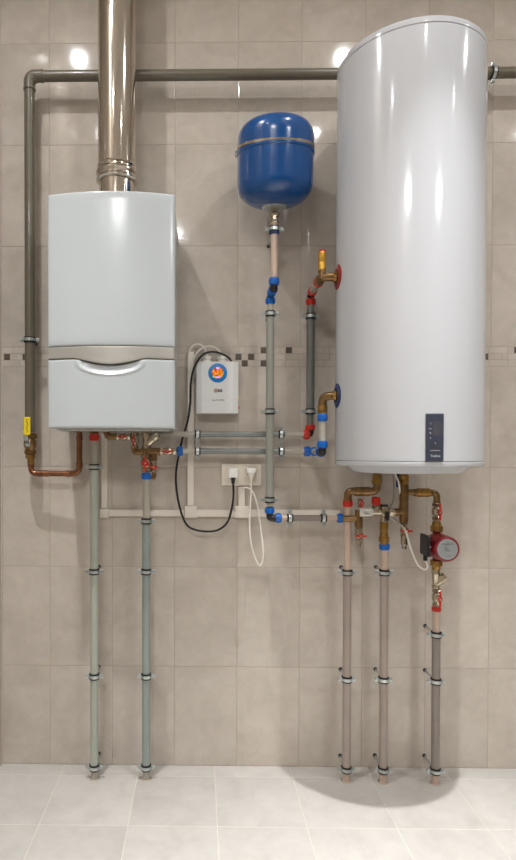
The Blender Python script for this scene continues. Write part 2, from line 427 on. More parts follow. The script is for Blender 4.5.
# ------------------------------------------------------------------ water heater
TX, TY, TR, TZ = .721, -.286, .2437, 2.596
TB = at(410, 461.5, .5).z
t = thing('water_heater', 'tall white cylindrical water heater hanging on the tiled wall', 'water heater', (TX, TY, TB))
bm = B(); lathe(bm, (TX, TY, TB), (0, 0, 1), [(0, TR-.004), (.0006, TR-.0012), (.002, TR-.0008), (.004, TR-.0008), (.6, TR-.0008), (TZ-TB-.028, TR-.0008), (TZ-TB-.026, TR-.0009), (TZ-TB-.0252, TR-.0014), (TZ-TB-.0246, TR-.004)], 128); obj('body', bm, TANKW, t)
bm = B(); lathe(bm, (TX, TY, TZ-.0235), (0, 0, 1), [(0, TR-.004), (.0004, TR-.001), (.001, TR-.0006), (.003, TR-.0006), (.015, TR-.0006), (.0175, TR-.001), (.020, TR-.0028), (.022, TR-.006), (.0232, TR-.011), (.024, TR-.02), (.026, .15), (.027, .0)], 128); obj('top_cap', bm, TANKW, t)
bm = B(); lathe(bm, (TX, TY, TB-.0008), (0, 0, -1), [(0, TR-.004), (.0004, TR-.001), (.001, TR-.0004), (.003, TR-.0004), (.012, TR-.0004), (.014, TR-.001), (.0158, TR-.003), (.0165, TR-.007), (.0168, .212), (.0172, .208), (.019, .205), (.033, .190), (.038, .184), (.040, .178), (.041, .165), (.041, 0)], 128); obj('bottom_cap', bm, TANKW, t)
# control panel on the curved front: facing direction from photo
ang = math.atan2(at(434.5, 440, .51).y-TY, at(434.5, 440, .51).x-TX)
pc = at(434.5, 440, .51)
for _ in range(4):
    dxx = at(434.5, 440, -(TY-math.sqrt(max(0, TR**2-(pc.x-TX)**2)))).x; pc = Vector((dxx, TY-math.sqrt(TR**2-(dxx-TX)**2), 0))
ang = math.atan2(pc.y-TY, pc.x-TX)
def tk(a, z, r): return Vector((TX+r*math.cos(a), TY+r*math.sin(a), z))
zp1 = at(434.5, 413.5, -pc.y).z; zp0 = TB+.0015; hw = .0268/TR
bm = B(); n = 12
for_r = []
rings = []
for k in range(n+1):
    a = ang-hw+2*hw*k/n
    rings.append([tk(a, zp0, TR-.002), tk(a, zp0, TR+.0028), tk(a, zp0+.001, TR+.0035), tk(a, zp1-.002, TR+.0035), tk(a, zp1, TR+.002), tk(a, zp1, TR-.002)])
ringtube(bm, rings, smooth=False); cp = obj('control_panel', bm, PANEL, t)
cp['label'] = 'dark blue-grey control panel'
bm = B(); rings = []
for k in range(9):
    a = ang-hw*.22+hw*.95*k/8
    rings.append([tk(a, zp0+.078, TR+.003), tk(a, zp0+.078, TR+.0038), tk(a, zp0+.122, TR+.0038), tk(a, zp0+.122, TR+.003)])
ringtube(bm, rings, smooth=False); obj('display', bm, SCREEN, cp)
rotz = ang+PI/2
def ptext(s, size, da, dz, m):
    p = tk(ang+da, zp0+dz, TR+.0040); text('marking', s, size, p, m, cp, rot=Matrix.Rotation(rotz+da, 4, 'Z') @ Matrix.Rotation(PI/2, 4, 'X'))
ptext('Tesline', .0105, .005, .016, WINK)
ptext('°C', .007, -.055, .115, WINK); ptext('eco', .006, -.058, .100, WINK); ptext('%', .008, -.055, .086, WINK); ptext('+', .009, -.055, .071, WINK)
ptext('^', .010, .006, .054, WINK)
for dz, w_, m_ in ((.047, .012, INK), (.032, .015, WINK)):
    bm = B(); rings = []
    for k in range(6):
        a = ang+.005+(-1+2*k/5)*w_/TR
        rings.append([tk(a, zp0+dz, TR+.003), tk(a, zp0+dz, TR+.0042), tk(a, zp0+dz+.0014, TR+.0042), tk(a, zp0+dz+.0014, TR+.003)])
    ringtube(bm, rings, smooth=False)
    obj('marking', bm, m_, cp)
bm = B(); rings = []
for k in range(4):
    a = ang+.005+(-1+2*k/3)*.006/TR
    rings.append([tk(a, zp0+.035, TR+.003), tk(a, zp0+.035, TR+.0043), tk(a, zp0+.037, TR+.0043), tk(a, zp0+.037, TR+.003)])
ringtube(bm, rings, smooth=False); obj('indicator', bm, DRED, cp)
# bracket behind
for z in (2.3, 1.42):
    bm = B(); box(bm, (TX-.12, -.06, z), (TX+.12, -.001, z+.06), .002); obj('wall_bracket', bm, ZINC, t)
# side flanges
FLr = at(337, 277, .286); FLb = at(336, 395.5, .286)
for z, m, lb in ((FLr.z, DRED, 'red collar'), (FLb.z, NAVY, 'blue collar')):
    bm = B(); lathe(bm, (TX-TR+.006, TY, z), (-1, 0, 0), [(0, .041), (.006, .043), (.008, .041), (.009, .026), (.006, .024)], 40)
    o = obj('side_flange', bm, m, t); o['label'] = lb

# ------------------------------------------------------------------ expansion vessel
VX, VY, VR = .2716, -.175, .1365
zs = at(237, 152.5, .175).z
vb = zs-.198; vt = zs+.075
t = thing('expansion_vessel', 'round blue expansion vessel strapped to the wall left of the tall heater', 'expansion vessel', (VX, VY, vb))
prof = []
def arc(zc, rz, r0, rr, a0, a1, n=12):
    return [(zc+rz*math.sin(a0+(a1-a0)*k/n), r0+rr*math.cos(a0+(a1-a0)*k/n)) for k in range(n+1)]
prof = [(0, .03)] + arc(.072, .072, .038, VR-.038, -PI/2+.02, 0) + [(.170, VR), (.173, VR+.0032), (.180, VR+.0032), (.184, VR)] + [(zc_+.072*math.sin(a_)**.8, .055+(VR-.055)*math.cos(a_)**.85) for zc_ in (.218,) for a_ in [k*PI/2/14 for k in range(14)]]+[(.2895, .052), (.2925, .03), (.294, .0)]
VT = math.radians(8)
def lean(bm, a=VT):
    bmesh.ops.rotate(bm, verts=bm.verts, cent=(VX, VY, vb), matrix=Matrix.Rotation(a, 3, 'X')); return bm
bm = B(); lathe(bm, (VX, VY, vb), (0, 0, 1), prof, 96); obj('body', lean(bm), BLUE, t)
bm = B(); lathe(bm, (VX, VY, zs-.005), (0, 0, 1), [(0, VR-.002), (.0005, VR+.003), (.0095, VR+.003), (.01, VR-.002)], 96); bmesh.ops.rotate(bm, verts=bm.verts, cent=(VX, VY, zs), matrix=Matrix.Rotation(math.radians(6), 3, 'X')); o = obj('strap', lean(bm), NICKEL, t)
for s in (-1, 1):
    bm = B(); q = VX+s*(VR+.004)
    box(bm, (q-.0035, VY-.012, zs-.012), (q+.0035, VY+.012, zs+.006), .001); cyl(bm, (q+s*.001, VY-.02, zs-.003), (q+s*.001, VY+.02, zs-.003), .0035, seg=10)
    obj('strap_bolt', bm, ZINC, t)
bm = B(); box(bm, (VX-.02, VY+VR-.012, zs-.02), (VX+.02, -.001, zs+.02), .001); obj('wall_bracket', bm, ZINC, t)
zfl = at(274.5, 208.5, .21).z
bm = B(); lathe(bm, (VX, VY, vb+.004), (0, 0, -1), [(0, .044), (.004, .046), (.008, .044), (.012, .036), (.013, .0)], 48); obj('base_flange', bm, ZINC, t)
bm = B(); zz = vb-.009
cyl(bm, (VX, VY, zz), (VX, VY, zz-.012), .012); hexn(bm, (VX, VY, zz-.012), (VX, VY, zz-.03), .0185); cyl(bm, (VX, VY, zz-.03), (VX, VY, zz-.042), .013); hexn(bm, (VX, VY, zz-.042), (VX, VY, zz-.052), .0165)
obj('connector', bm, NICKEL, t)
VEND = zz-.05

# ------------------------------------------------------------------ pipe parts
def nut(parent, p, d, L, r, m, name='compression_nut'):
    """domed plastic nut, p is its centre"""
    p = Vector(p); d = Vector(d).normalized(); bm = B()
    lathe(bm, p-d*L/2, d, [(0, r*.8), (L*.06, r*.93), (L*.25, r), (L*.75, r), (L*.94, r*.94), (L, r*.82)], 28)
    for k in range(14):
        x, y = frame(d); a = 2*PI*k/14; q = p+(x*math.cos(a)+y*math.sin(a))*r
        cyl(bm, q-d*L*.28, q+d*L*.28, .0011, seg=6, bev=.0002)
    return obj(name, bm, m, parent)
def seg_(parent, name, pts, r, m, rad=0, seg=20):
    bm = B(); tube(bm, pts, r, seg, rad); return obj(name, bm, m, parent)
def elbow(parent, pts, r, m, rad=.018, name='elbow'):
    pts = [Vector(p) for p in pts]
    bm = B(); tube(bm, pts, r, 20, rad)
    for a, b in ((pts[0], pts[1]), (pts[-1], pts[-2])):
        d = (b-a).normalized(); lathe(bm, a-d*.001, d, [(0, r), (.0008, r*1.16), (.006, r*1.16), (.0075, r)], 24)
    return obj(name, bm, m, parent)
RS = .0157     # sleeve radius
RI = .0137     # bare pipe radius

clampcache = {}
def clamp(p, R, D, label, group, horiz=False, roll=0.):
    """rubber-lined two-screw pipe clamp on a threaded rod; D is the distance to the wall"""
    key = (round(R, 4), round(D, 3))
    t = thing('pipe_clamp', label, 'pipe clamp', p, group)
    if key not in clampcache:
        b1 = B(); lathe(b1, (0, 0, -.0115), (0, 0, 1), [(0, R+.0003), (.001, R+.0038), (.022, R+.0038), (.023, R+.0003)], 28)
        b2 = B(); lathe(b2, (0, 0, -.006), (0, 0, 1), [(0, R+.003), (.0004, R+.0056), (.0116, R+.0056), (.012, R+.003)], 28)
        for s in (-1, 1):
            box(b2, (s*(R+.0105)-.0085, -.0032, -.0075), (s*(R+.0105)+.0085, -.0008, .0075), .0008)
            box(b2, (s*(R+.0105)-.0085, .0008, -.0075), (s*(R+.0105)+.0085, .0032, .0075), .0008)
        hexn(b2, (0, R+.005, 0), (0, R+.014, 0), .007)
        bolts = []
        for s in (-1, 1):
            b = B(); hexn(b, (s*(R+.013), -.0085, 0), (s*(R+.013), -.003, 0), .006); cyl(b, (s*(R+.013), -.003, 0), (s*(R+.013), .011, 0), .0026, seg=10); bolts.append(b)
        b4 = B(); cyl(b4, (0, R+.012, 0), (0, D-.001, 0), .0037, seg=12)
        b5 = B(); lathe(b5, (0, D-.006, 0), (0, 1, 0), [(0, .0045), (.001, .0065), (.005, .0075), (.006, .0075)], 16)
        ms = []
        for nm, bb, mm in (('rubber_liner', b1, RUBBER), ('band', b2, ZINC), ('screw', bolts[0], ZINC), ('screw', bolts[1], ZINC), ('threaded_rod', b4, ZINC), ('wall_plug', b5, HOLE)):
            crease(bb)
            me = bpy.data.meshes.new(nm); bb.to_mesh(me); bb.free(); me.materials.append(mm); ms.append((nm, me))
        clampcache[key] = ms
    for nm, me in clampcache[key]:
        o = bpy.data.objects.new(nm, me); COL.objects.link(o); o.parent = t
    t.rotation_euler = (0, (PI/2 if horiz else 0)+roll, 0)
    return t

def lever(parent, p, axis, L, m=RED, name='lever', hub=.0085):
    """butterfly grip on the front of a valve, long way along axis"""
    p = Vector(p); axis = Vector(axis).normalized(); f = Vector((0, -1, 0)); x = axis.cross(f).normalized()
    bm = B()
    lathe(bm, p, f, [(0, hub*.6), (.006, hub*.6), (.0065, hub), (.0115, hub), (.0125, hub*.8)], 24)
    for s in (-1, 1):
        rings = []
        for k in range(8):
            u = k/7; c = p+f*(.009+.002*math.sin(u*PI))+axis*s*(hub*.5+u*(L/2-hub*.5)); wd = .0042*(1-.35*u)*(1 if k < 7 else .5); th = .0018
            rings.append([c+x*wd+f*th, c-x*wd+f*th, c-x*wd-f*th, c+x*wd-f*th])
        ringtube(bm, rings)
    o = obj(name, bm, m, parent)
    b2 = B(); hexn(b2, p+f*.012, p+f*.015, .0036); obj('lever_nut', b2, ZINC, o)
    return o
def ballvalve(label, c, axis, L, r, lev=None, hub=.0085, levL=.045, levm=RED, m=NICKEL, group=None, name='ball_valve', endm=BRONZE):
    r *= 1.18; c = Vector(c); axis = Vector(axis).normalized()
    t = thing(name, label, 'valve', c, group)
    bm = B(); a = c-axis*L/2
    lathe(bm, a, axis, [(0, r*.72), (L*.03, r*.82), (L*.2, r*.82), (L*.24, r*.7), (L*.34, r*.95), (L*.5, r*1.02), (L*.66, r*.95), (L*.76, r*.7), (L*.8, r*.84), (L*.97, r*.84), (L, r*.72)], 28)
    hexn(bm, a+axis*L*.78, a+axis*L*.97, r*.98); hexn(bm, a+axis*L*.03, a+axis*L*.2, r*.98)
    cyl(bm, c, c+Vector((0, -1, 0))*(r+.004), r*.42, seg=16)
    obj('body', bm, m, t)
    lever(t, c+Vector((0, -1, 0))*(r+.003), lev if lev is not None else axis, levL, levm, hub=hub)
    return t
def dirz(): return Vector((0, 0, 1))
UP = V(0, 0, 1); RT = V(1, 0, 0); FR = V(0, -1, 0)

# ------------------------------------------------------------------ vertical floor pipes
def floorpipe(px, Y, ytop, ysl, mi, ms, label, nutm, nuty=None, nr=.0185, nl=.026):
    """bare pipe from ytop to the floor with a sleeve from ysl down to just above the floor"""
    pb = at(px, 640, Y); x = pb.x
    t = thing('riser_pipe', label, 'pipe', (x, -Y, 0), 'riser pipes standing on the floor')
    zt_ = at(px, ytop, Y).z
    bm = B(); cyl(bm, (x, -Y, .0), (x, -Y, zt_), RI); obj('inner_pipe', bm, mi, t)
    bm = B(); lathe(bm, (x, -Y, .047), UP, [(0, RI), (.001, RS), (at(px, ysl, Y).z-.048, RS), (at(px, ysl, Y).z-.047, RI)], 28); obj('sleeve', bm, ms, t)
    bm = B(); lathe(bm, (x, -Y, 0), UP, [(0, RI+.008), (.001, RI+.006), (.002, RI)], 24); obj('floor_seal', bm, GROUT, t)
    if nuty: nut(t, (x, -Y, at(px, nuty, Y).z), UP, nl, nr, nutm)
    return x
GC = 'pipe clamps holding the heating pipes to the tiles'
x94 = floorpipe(94.3, .10, 432, 469, PEX, SL_GREEN, 'leftmost pale green-grey pipe from the boiler to the floor, red nut on top', RED, 437.5)
x146 = floorpipe(146.2, .10, 473, 524, PEX, SL_BLUE, 'blue-grey pipe from the boiler to the floor, blue nut on top', BLUEP, 476)
x346 = floorpipe(347, .10, 504, 575, PEXT, SL_WARM, 'tan pipe from the heater to the floor, leftmost of its three, red nut on top', RED, 503.5)
x383 = floorpipe(383.8, .105, 545, 575, PEXT, SL_WARM, 'tan pipe from the heater to the floor, middle of its three, blue nut on top', BLUEP, 546.5)
x436 = floorpipe(436.2, .11, 606, 637, PEXT, SL_BROWN, 'short dark sleeved pipe from the red pump down to the floor', RED, 608.8, .0165, .020)
names4 = ('topmost', 'second from the top', 'third from the top', 'lowest, just above the floor')
for (x, Y, px, ys, who) in ((x94, .10, 94.3, (467, 571.5, 676, 767), 'leftmost riser pipe'), (x146, .10, 146.2, (521, 571.5, 676, 767), 'blue-grey riser pipe under the boiler')):
    for k, yy in enumerate(ys):
        clamp((x, -Y, at(px, yy, Y).z), RS, Y, 'zinc pipe clamp on the %s, %s' % (who, names4[k]), GC)
names3 = ('topmost', 'middle one', 'lowest, just above the floor')
for (x, Y, px, ys, who) in ((x346, .10, 346, (572.5, 679, 769), 'left tan riser under the heater'), (x383, .105, 383.5, (572.5, 679.5, 769.5), 'middle tan riser under the heater'), (x436, .11, 436, (634.5, 681, 770.5), 'dark riser below the red pump')):
    for k, yy in enumerate(ys):
        clamp((x, -Y, at(px, yy, Y).z), RS, Y, 'zinc pipe clamp on the %s, %s' % (who, names3[k]), GC)

# ------------------------------------------------------------------ gas pipe
GY = .08; GR = .0198
gx = at(29.8, 250, GY).x; gz = at(200, 75, GY).z
gzb = at(30, 432, GY).z
t = thing('gas_pipe', 'olive-grey painted gas pipe running along the wall and down at the left', 'pipe', (gx, -GY, gzb))
bm = B(); tube(bm, [(gx, -GY, gzb), (gx, -GY, gz), (XR, -GY, gz)], GR, 28, .045); obj('pipe', bm, GASP, t)
bm = B(); pts = fillet([(gx, -GY, gz-.05), (gx, -GY, gz), (gx+.05, -GY, gz)], .042, 10); tube(bm, pts, GR+.002, 28)
for p, d in ((V(gx, -GY, gz-.05), UP), (V(gx+.05, -GY, gz), RT)): lathe(bm, p-d*.004, d, [(0, GR), (.001, GR+.0035), (.007, GR+.0035), (.008, GR)], 28)
obj('elbow', bm, GASP, t)
clamp((gx, -GY, at(30, 340, GY).z), GR, GY, 'zinc pipe clamp on the vertical olive gas pipe left of the boiler', 'pipe clamps holding the gas pipe')
clamp((at(493, 72, GY).x, -GY, gz), GR, GY, 'zinc pipe clamp on the olive gas pipe right of the tall heater', 'pipe clamps holding the gas pipe', True)
# gas valve
c0 = V(gx, -GY, 0); z1 = at(30, 433, GY).z; z2 = at(30, 455, GY).z; z3 = at(31, 461, GY).z
t = thing('gas_valve', 'brass gas valve with a yellow lever at the foot of the olive pipe', 'valve', (gx, -GY, z2))
bm = B(); L = z1-z2
lathe(bm, (gx, -GY, z2), UP, [(0, .016), (.004, .021), (.018, .0225), (.022, .019), (L*.45, .025), (L*.6, .025), (L*.72, .021), (L*.75, .0245), (L-.002, .0245), (L, .02)], 32)
hexn(bm, (gx, -GY, z2+.004), (gx, -GY, z2+.019), .024, 8); hexn(bm, (gx, -GY, z1-.022), (gx, -GY, z1-.003), .0265, 8)
cyl(bm, (gx, -GY, (z1+z2)/2), (gx, -GY-.034, (z1+z2)/2), .009); obj('body', bm, BRONZE, t)
bm = B(); cyl(bm, (gx-.0, -GY-.033, (z1+z2)/2), (gx, -GY-.037, (z1+z2)/2), .011); prism(bm, [(gx-.007, (z1+z2)/2), (gx+.007, (z1+z2)/2), (gx-.002, z1+.005), (gx-.018, z1+.005)], -GY-.0345, -GY-.037)
cyl(bm, (gx, -GY-.036, (z1+z2)/2), (gx, -GY-.042, (z1+z2)/2), .0055, seg=6); obj('lever_arm', bm, ZINC, t)
ya = at(27, 435, .12).z; yb = at(27, 417, .12).z; xa = at(23.8, 425, .12).x; xb = at(30.2, 425, .12).x
bm = B(); box(bm, (xa, -GY-.041, ya), (xb, -GY-.0345, yb), .0028, 3); gp = obj('grip', bm, YEL, t); gp['label'] = 'yellow plastic grip'
bm = B(); zz0 = ya+.012; pts = []
for k in range(11): pts.append(((xa+xb)/2+(.004 if k % 2 else -.003)*(1 if k % 3 else .3), -GY-.0414, zz0+(yb-ya-.02)*k/10))
tube(bm, smoothcurve(pts, 4), .0008, 6); obj('marking', bm, BLACK, gp)
# copper run
cr = .0112
cxr = at(79.2, 455, .095).x; czb = at(55, 473.5, GY).z
t = thing('copper_pipe', 'bare copper gas pipe looping from the yellow valve up into the boiler', 'pipe', (gx+.005, -GY, czb))
bm = B(); path = [(gx+.003, -GY, z2-.022), (gx+.003, -GY, czb), (cxr, -GY-.01, czb), (cxr, -GY-.01, BZ0-.004)]
tube(bm, path, cr, 20, .03); obj('pipe', bm, COPPER, t)
bm = B(); hexn(bm, (gx, -GY, z2+.001), (gx, -GY, z2-.014), .0195); cyl(bm, (gx+.002, -GY, z2-.014), (gx+.003, -GY, z2-.036), .0135); o = obj('union_nut', bm, BRASS, t)
for i, (p, d) in enumerate(((V(gx+.003, -GY, czb+.034), UP), (V(gx+.04, -GY, czb), RT), (V(gx+.062, -GY-.002, czb), RT), (V(cxr-.042, -GY-.01, czb), RT), (V(cxr, -GY-.01, czb+.036), UP), (V(cxr, -GY-.01, BZ0-.03), UP))):
    bm = B(); lathe(bm, p-d*.009, d, [(0, cr), (.0008, cr+.0018), (.017, cr+.0018), (.018, cr)], 24); obj('joint_collar', bm, COPPER, t)

# ------------------------------------------------------------------ under the boiler
YB = .10
def A(px, py, Y=YB): return at(px, py, Y)
# feed fitting above red nut
t = thing('brass_fitting', 'short brass fitting between the boiler and the red nut', 'pipe fitting', A(94.3, 434))
bm = B(); cyl(bm, (x94, -YB, A(94, 434).z), (x94, -YB, BZ0-.004), .014); hexn(bm, (x94, -YB, A(94, 433.5).z), (x94, -YB, A(94, 430).z), .0185); obj('body', bm, BRONZE, t)
bm = B(); tube(bm, [(x94+.02, -YB, BZ0-.006), (x94+.038, -YB-.005, A(103, 437.5).z)], .0035, 10); obj('drain_spout', bm, WHITEP, t)
# brass elbow to the right
t = thing('brass_elbow_pipe', 'dull brass elbow dropping from the boiler beside the red nut', 'pipe fitting', A(107, 436))
elbow(t, [(A(107, 431).x, -YB, BZ0-.004), A(107, 436.5), A(116.5, 436.5)], .0115, BRONZE, .012)
ballvalve('small nickel valve with red grip lying level under the boiler', A(123.5, 436.8), RT, .055, .0115, RT, levL=.038, group='small red-handled valves')
ballvalve('small nickel valve with red grip upright under the boiler, left of the strainer', A(134.5, 440.5), UP, .062, .0135, UP, levL=.046, group='small red-handled valves')
t = thing('brass_elbow_pipe', 'dull brass elbow curving from the upright valve to the strainer', 'pipe fitting', A(135, 452))
elbow(t, [A(134.6, 447.5), A(134.6, 452), A(144, 452)], .0125, BRONZE, .016)
# strainer column
t = thing('strainer', 'nickel Y-shaped strainer under the middle of the boiler', 'strainer', A(146.2, 449))
bm = B(); a = V(x146, -YB, A(146, 449).z)
lathe(bm, a, UP, [(0, .014), (.002, .016), (.016, .016), (.018, .0135), (.045, .0135), (.047, .0165), (.062, .0165), (.064, .012)], 28)
hexn(bm, a+UP*.001, a+UP*.015, .018); hexn(bm, a+UP*.047, a+UP*.061, .018); obj('body', bm, NICKEL, t)
bm = B(); d = V(.74, 0, .67).normalized(); b0 = a+UP*.016
lathe(bm, b0, d, [(0, .014), (.034, .0165), (.036, .0185), (.050, .0195), (.056, .0165), (.062, .012)], 28); hexn(bm, b0+d*.037, b0+d*.052, .019); obj('screen_cap', bm, NICKEL, t)
bm = B(); hexn(bm, a+UP*.062, (x146, -YB, BZ0-.004), .0145); obj('union_nut', bm, BRASS, t)
# cross
t = thing('brass_tee', 'dull brass tee joining the strainer to the level valve', 'pipe fitting', A(150, 453))
bm = B(); cyl(bm, A(141, 451.5), A(160, 451.5), .0135); cyl(bm, A(154, 452), A(154, 461), .0125); lathe(bm, A(158.5, 451.5), RT, [(0, .0135), (.001, .0155), (.008, .0155), (.009, .012)], 24); cyl(bm, A(146.2, 448.5), A(146.2, 456), .0145)
obj('body', bm, BRONZE, t)
ballvalve('nickel valve with red grip lying level between brass tee and blue nut', A(167.8, 451.3), RT, .068, .0125, RT, levL=.048, group='small red-handled valves')
ballvalve('upright nickel valve with round red grip above the blue nut', A(146.2, 463), UP, .068, .018, UP, levL=.062, hub=.0135)
ballvalve('tiny drain valve with red grip hanging beside the blue nut', A(154, 467), UP, .04, .010, RT, levL=.034, group='small red-handled valves')
t = thing('drain_nozzle', 'small brass drain nozzle right of the blue nut', 'pipe fitting', A(154, 476))
bm = B(); cyl(bm, A(154, 471.5), A(154, 477.5), .008); lathe(bm, A(150.5, 477.8), RT, [(0, .004), (.003, .006), (.012, .006), (.015, .008), (.018, .008)], 16); obj('body', bm, BRONZE, t)

# ------------------------------------------------------------------ wall pipes in the middle
YH = .055
# upper level pipe and hot drop
YV2 = .075
RL = .0118
def hpipe(name, label, x0, x1, py, Y, sx0, sx1, m=PEX, ms=SL_LEV):
    z = at((sx0+sx1)/2, py, Y).z
    a = at(x0, py, Y).x; b = at(x1, py, Y).x
    t = thing(name, label, 'pipe', (a, -Y, z))
    bm = B(); cyl(bm, (a, -Y, z), (b, -Y, z), .0105); obj('inner_pipe', bm, m, t)
    bm = B(); sa = at(sx0, py, Y).x; sb = at(sx1, py, Y).x
    lathe(bm, (sa, -Y, z), RT, [(0, .0105), (.001, RL), (sb-sa-.001, RL), (sb-sa, .0105)], 28); obj('sleeve', bm, ms, t)
    return t, z
t, zu = hpipe('level_pipe', 'upper of the two level grey pipes over the socket, red nut at its right end', 158, 306, 434.3, YH, 198, 280)
nut(t, (at(306.5, 433, YH).x, -YH, zu), RT, .024, .019, RED)
xh = at(310.4, 370, YH+.0).x
elbow(t, [(at(306, 433, YH).x, -YH, zu), (xh, -YH, zu), (xh, -YH, zu+.018)], .0135, BLACK, .012)
# hot vertical
zr_ = zu+.03
ztop = at(310, 318, YH).z
zredn = at(310.5, 297, YH).z
t2 = thing('hot_drop_pipe', 'dark grey upright pipe with red nuts beside the tall heater', 'pipe', (xh, -YH, zr_))
bm = B(); cyl(bm, (xh, -YH, zu+.016), (xh, -YH, at(310, 303, YH).z), RI*.95); obj('inner_pipe', bm, SL_DARK, t2)
bm = B(); sa = at(310, 412, YH).z; sb = at(310, 318, YH).z; lathe(bm, (xh, -YH, sa), UP, [(0, RI), (.001, RS), (sb-sa-.001, RS), (sb-sa, RI)], 28); obj('sleeve', bm, SL_DARK, t2)
nut(t2, (xh, -YH, at(310, 427.5, YH).z), UP, .022, .0185, RED)
nut(t2, (xh, -YH, at(310.5, 302, YH).z), UP, .024, .0185, RED)
# black elbow then oblique piece up to the brass: comes forward and right
pA = V(xh, -YH, at(310.5, 297, YH).z)
pE = V(FLr.x-.053, TY+.0, FLr.z)          # elbow corner in front of the flange
pD = pA+V(0, 0, .012)
gdir = (pE-pD).normalized()
elbow(t2, [pA, pD, pD+gdir*.03], .0125, RUBBER, .010)
nut(t2, pD+gdir*.038, gdir, .022, .0175, RED)
bm = B(); cyl(bm, pD+gdir*.04, pE-gdir*.055, RI*.9); obj('inner_pipe', bm, PEX, t2)
nut(t2, pE-gdir*.062, gdir, .024, .0185, RED)
t3 = thing('safety_valve', 'brass elbow with upright gold safety valve on the red heater collar', 'valve', (pE.x, pE.y, pE.z))
elbow(t3, [pE-gdir*.056, pE+V(0, 0, 0), V(TX-TR-.002, TY, FLr.z)], .0145, BRONZE, .022)
bm = B(); cyl(bm, pE-gdir*.05, pE-gdir*.03, .0175); obj('coupling', bm, BRONZE, t3); bm = B(); hexn(bm, V(TX-TR-.016, TY, FLr.z), V(TX-TR-.003, TY, FLr.z), .0185); obj('union_nut', bm, BRASS, t3)
sv = pE+V(.001, 0, -.008)
bm = B(); cyl(bm, sv, sv+UP*.034, .0105); hexn(bm, sv+UP*.02, sv+UP*.03, .0135); obj('neck', bm, BRONZE, t3)
bm = B(); lathe(bm, sv+UP*.03, UP, [(0, .011), (.003, .0135), (.026, .0135), (.028, .0127), (.030, .0135), (.060, .0135), (.062, .012), (.064, .0115)], 28); o = obj('valve_body', bm, GOLD, t3); o['label'] = 'bright gold cylinder'
bm = B(); lathe(bm, sv+UP*.092, UP, [(0, .0115), (.006, .0115), (.009, .009), (.0095, 0)], 24); o = obj('cap', bm, RED, t3); o['label'] = 'red cap'
# lower level pipe
t4, zl = hpipe('level_pipe', 'lower of the two level grey pipes over the socket, blue nuts at both ends', 181, 307, 451.3, YH, 198, 280)
nut(t4, (at(307, 451, YH).x, -YH, zl), RT, .024, .019, BLUEP)
nut(t4, (at(180, 451, YH).x, -YH, zl), RT, .024, .019, BLUEP)
# blue elbow that steps forward to the cold inlet
xc = at(322.5, 410, .26).x; YC = .26
pcz = at(322, 452, YC).z
q0 = V(at(308, 451, YH).x, -YH, zl); q1 = V(at(312.5, 451, YH).x, -YH, zl); q2 = V(xc, -YC, pcz)
t5 = thing('cold_drop_pipe', 'milky upright pipe between two blue nuts left of the tall heater', 'pipe', q2)
elbow(t4, [q0, q1, q1+(q2-q1).normalized()*.03], .0135, BLACK, .010)
qd = (q2-q1).normalized()
nut(t4, q1+qd*.033, qd, .02, .0175, BLUEP)
bm = B(); cyl(bm, q1+qd*.035, q2-qd*.04, RI*.85); obj('inner_pipe', bm, PEX, t4)
nut(t5, q2-qd*.03, qd, .02, .0185, BLUEP)
elbow(t5, [q2-qd*.025, q2, q2+UP*.02], .0135, BLACK, .012)
nut(t5, (xc, -YC, at(322.3, 444.5, YC).z), UP, .026, .0185, BLUEP)
bm = B(); cyl(bm, q2+UP*.02, (xc, -YC, at(322, 417, YC).z), RI*.9); obj('inner_pipe', bm, PEX, t5)
nut(t5, (xc, -YC, at(322.8, 417.5, YC).z), UP, .026, .0175, BLUEP)
t6 = thing('brass_elbow_pipe', 'dull brass elbow entering the blue collar of the tall heater', 'pipe fitting', (xc, -YC, FLb.z))
zn = at(322.8, 414.5, YC).z
elbow(t6, [(xc, -YC, zn+.012), (xc, -YC, FLb.z), (TX-TR-.002, TY, FLb.z)], .0145, BRONZE, .03)
bm = B(); hexn(bm, (xc, -YC, zn), (xc, -YC, zn+.014), .0165); hexn(bm, (xc, -YC, zn+.013), (xc, -YC, zn+.032), .0175, 8); obj('union_nut', bm, BRASS, t6); bm = B(); hexn(bm, (TX-TR-.016, TY, FLb.z), (TX-TR-.003, TY, FLb.z), .018); obj('union_nut', bm, BRASS, t6)

# cold upright pipe at x270
YV = .10; xv = at(270, 400, YV).x
zbt = at(270.5, 516.5, YV).z
t7 = thing('cold_upright_pipe', 'long grey upright pipe below the blue vessel, blue nuts at both ends', 'pipe', (xv, -YV, zbt))
bm = B(); cyl(bm, (xv, -YV, at(270, 505, YV).z), (xv, -YV, at(270, 304, YV).z), RI*.9); obj('inner_pipe', bm, PEX, t7)
bm = B(); sa = at(270, 499, YV).z; sb = at(270, 316, YV).z; lathe(bm, (xv, -YV, sa), UP, [(0, RI), (.001, RS*.97), (sb-sa-.001, RS*.97), (sb-sa, RI)], 28); obj('sleeve', bm, SL_MID, t7)
nut(t7, (xv, -YV, at(270, 510.5, YV).z), UP, .024, .0175, BLUEP)
nut(t7, (xv, -YV, at(270.5, 301, YV).z), UP, .024, .018, BLUEP)
zbe = at(271, 518.2, YV).z
elbow(t7, [(xv, -YV, at(270, 507, YV).z), (xv, -YV, zbe), (xv+.022, -YV, zbe)], .013, BLACK, .01)
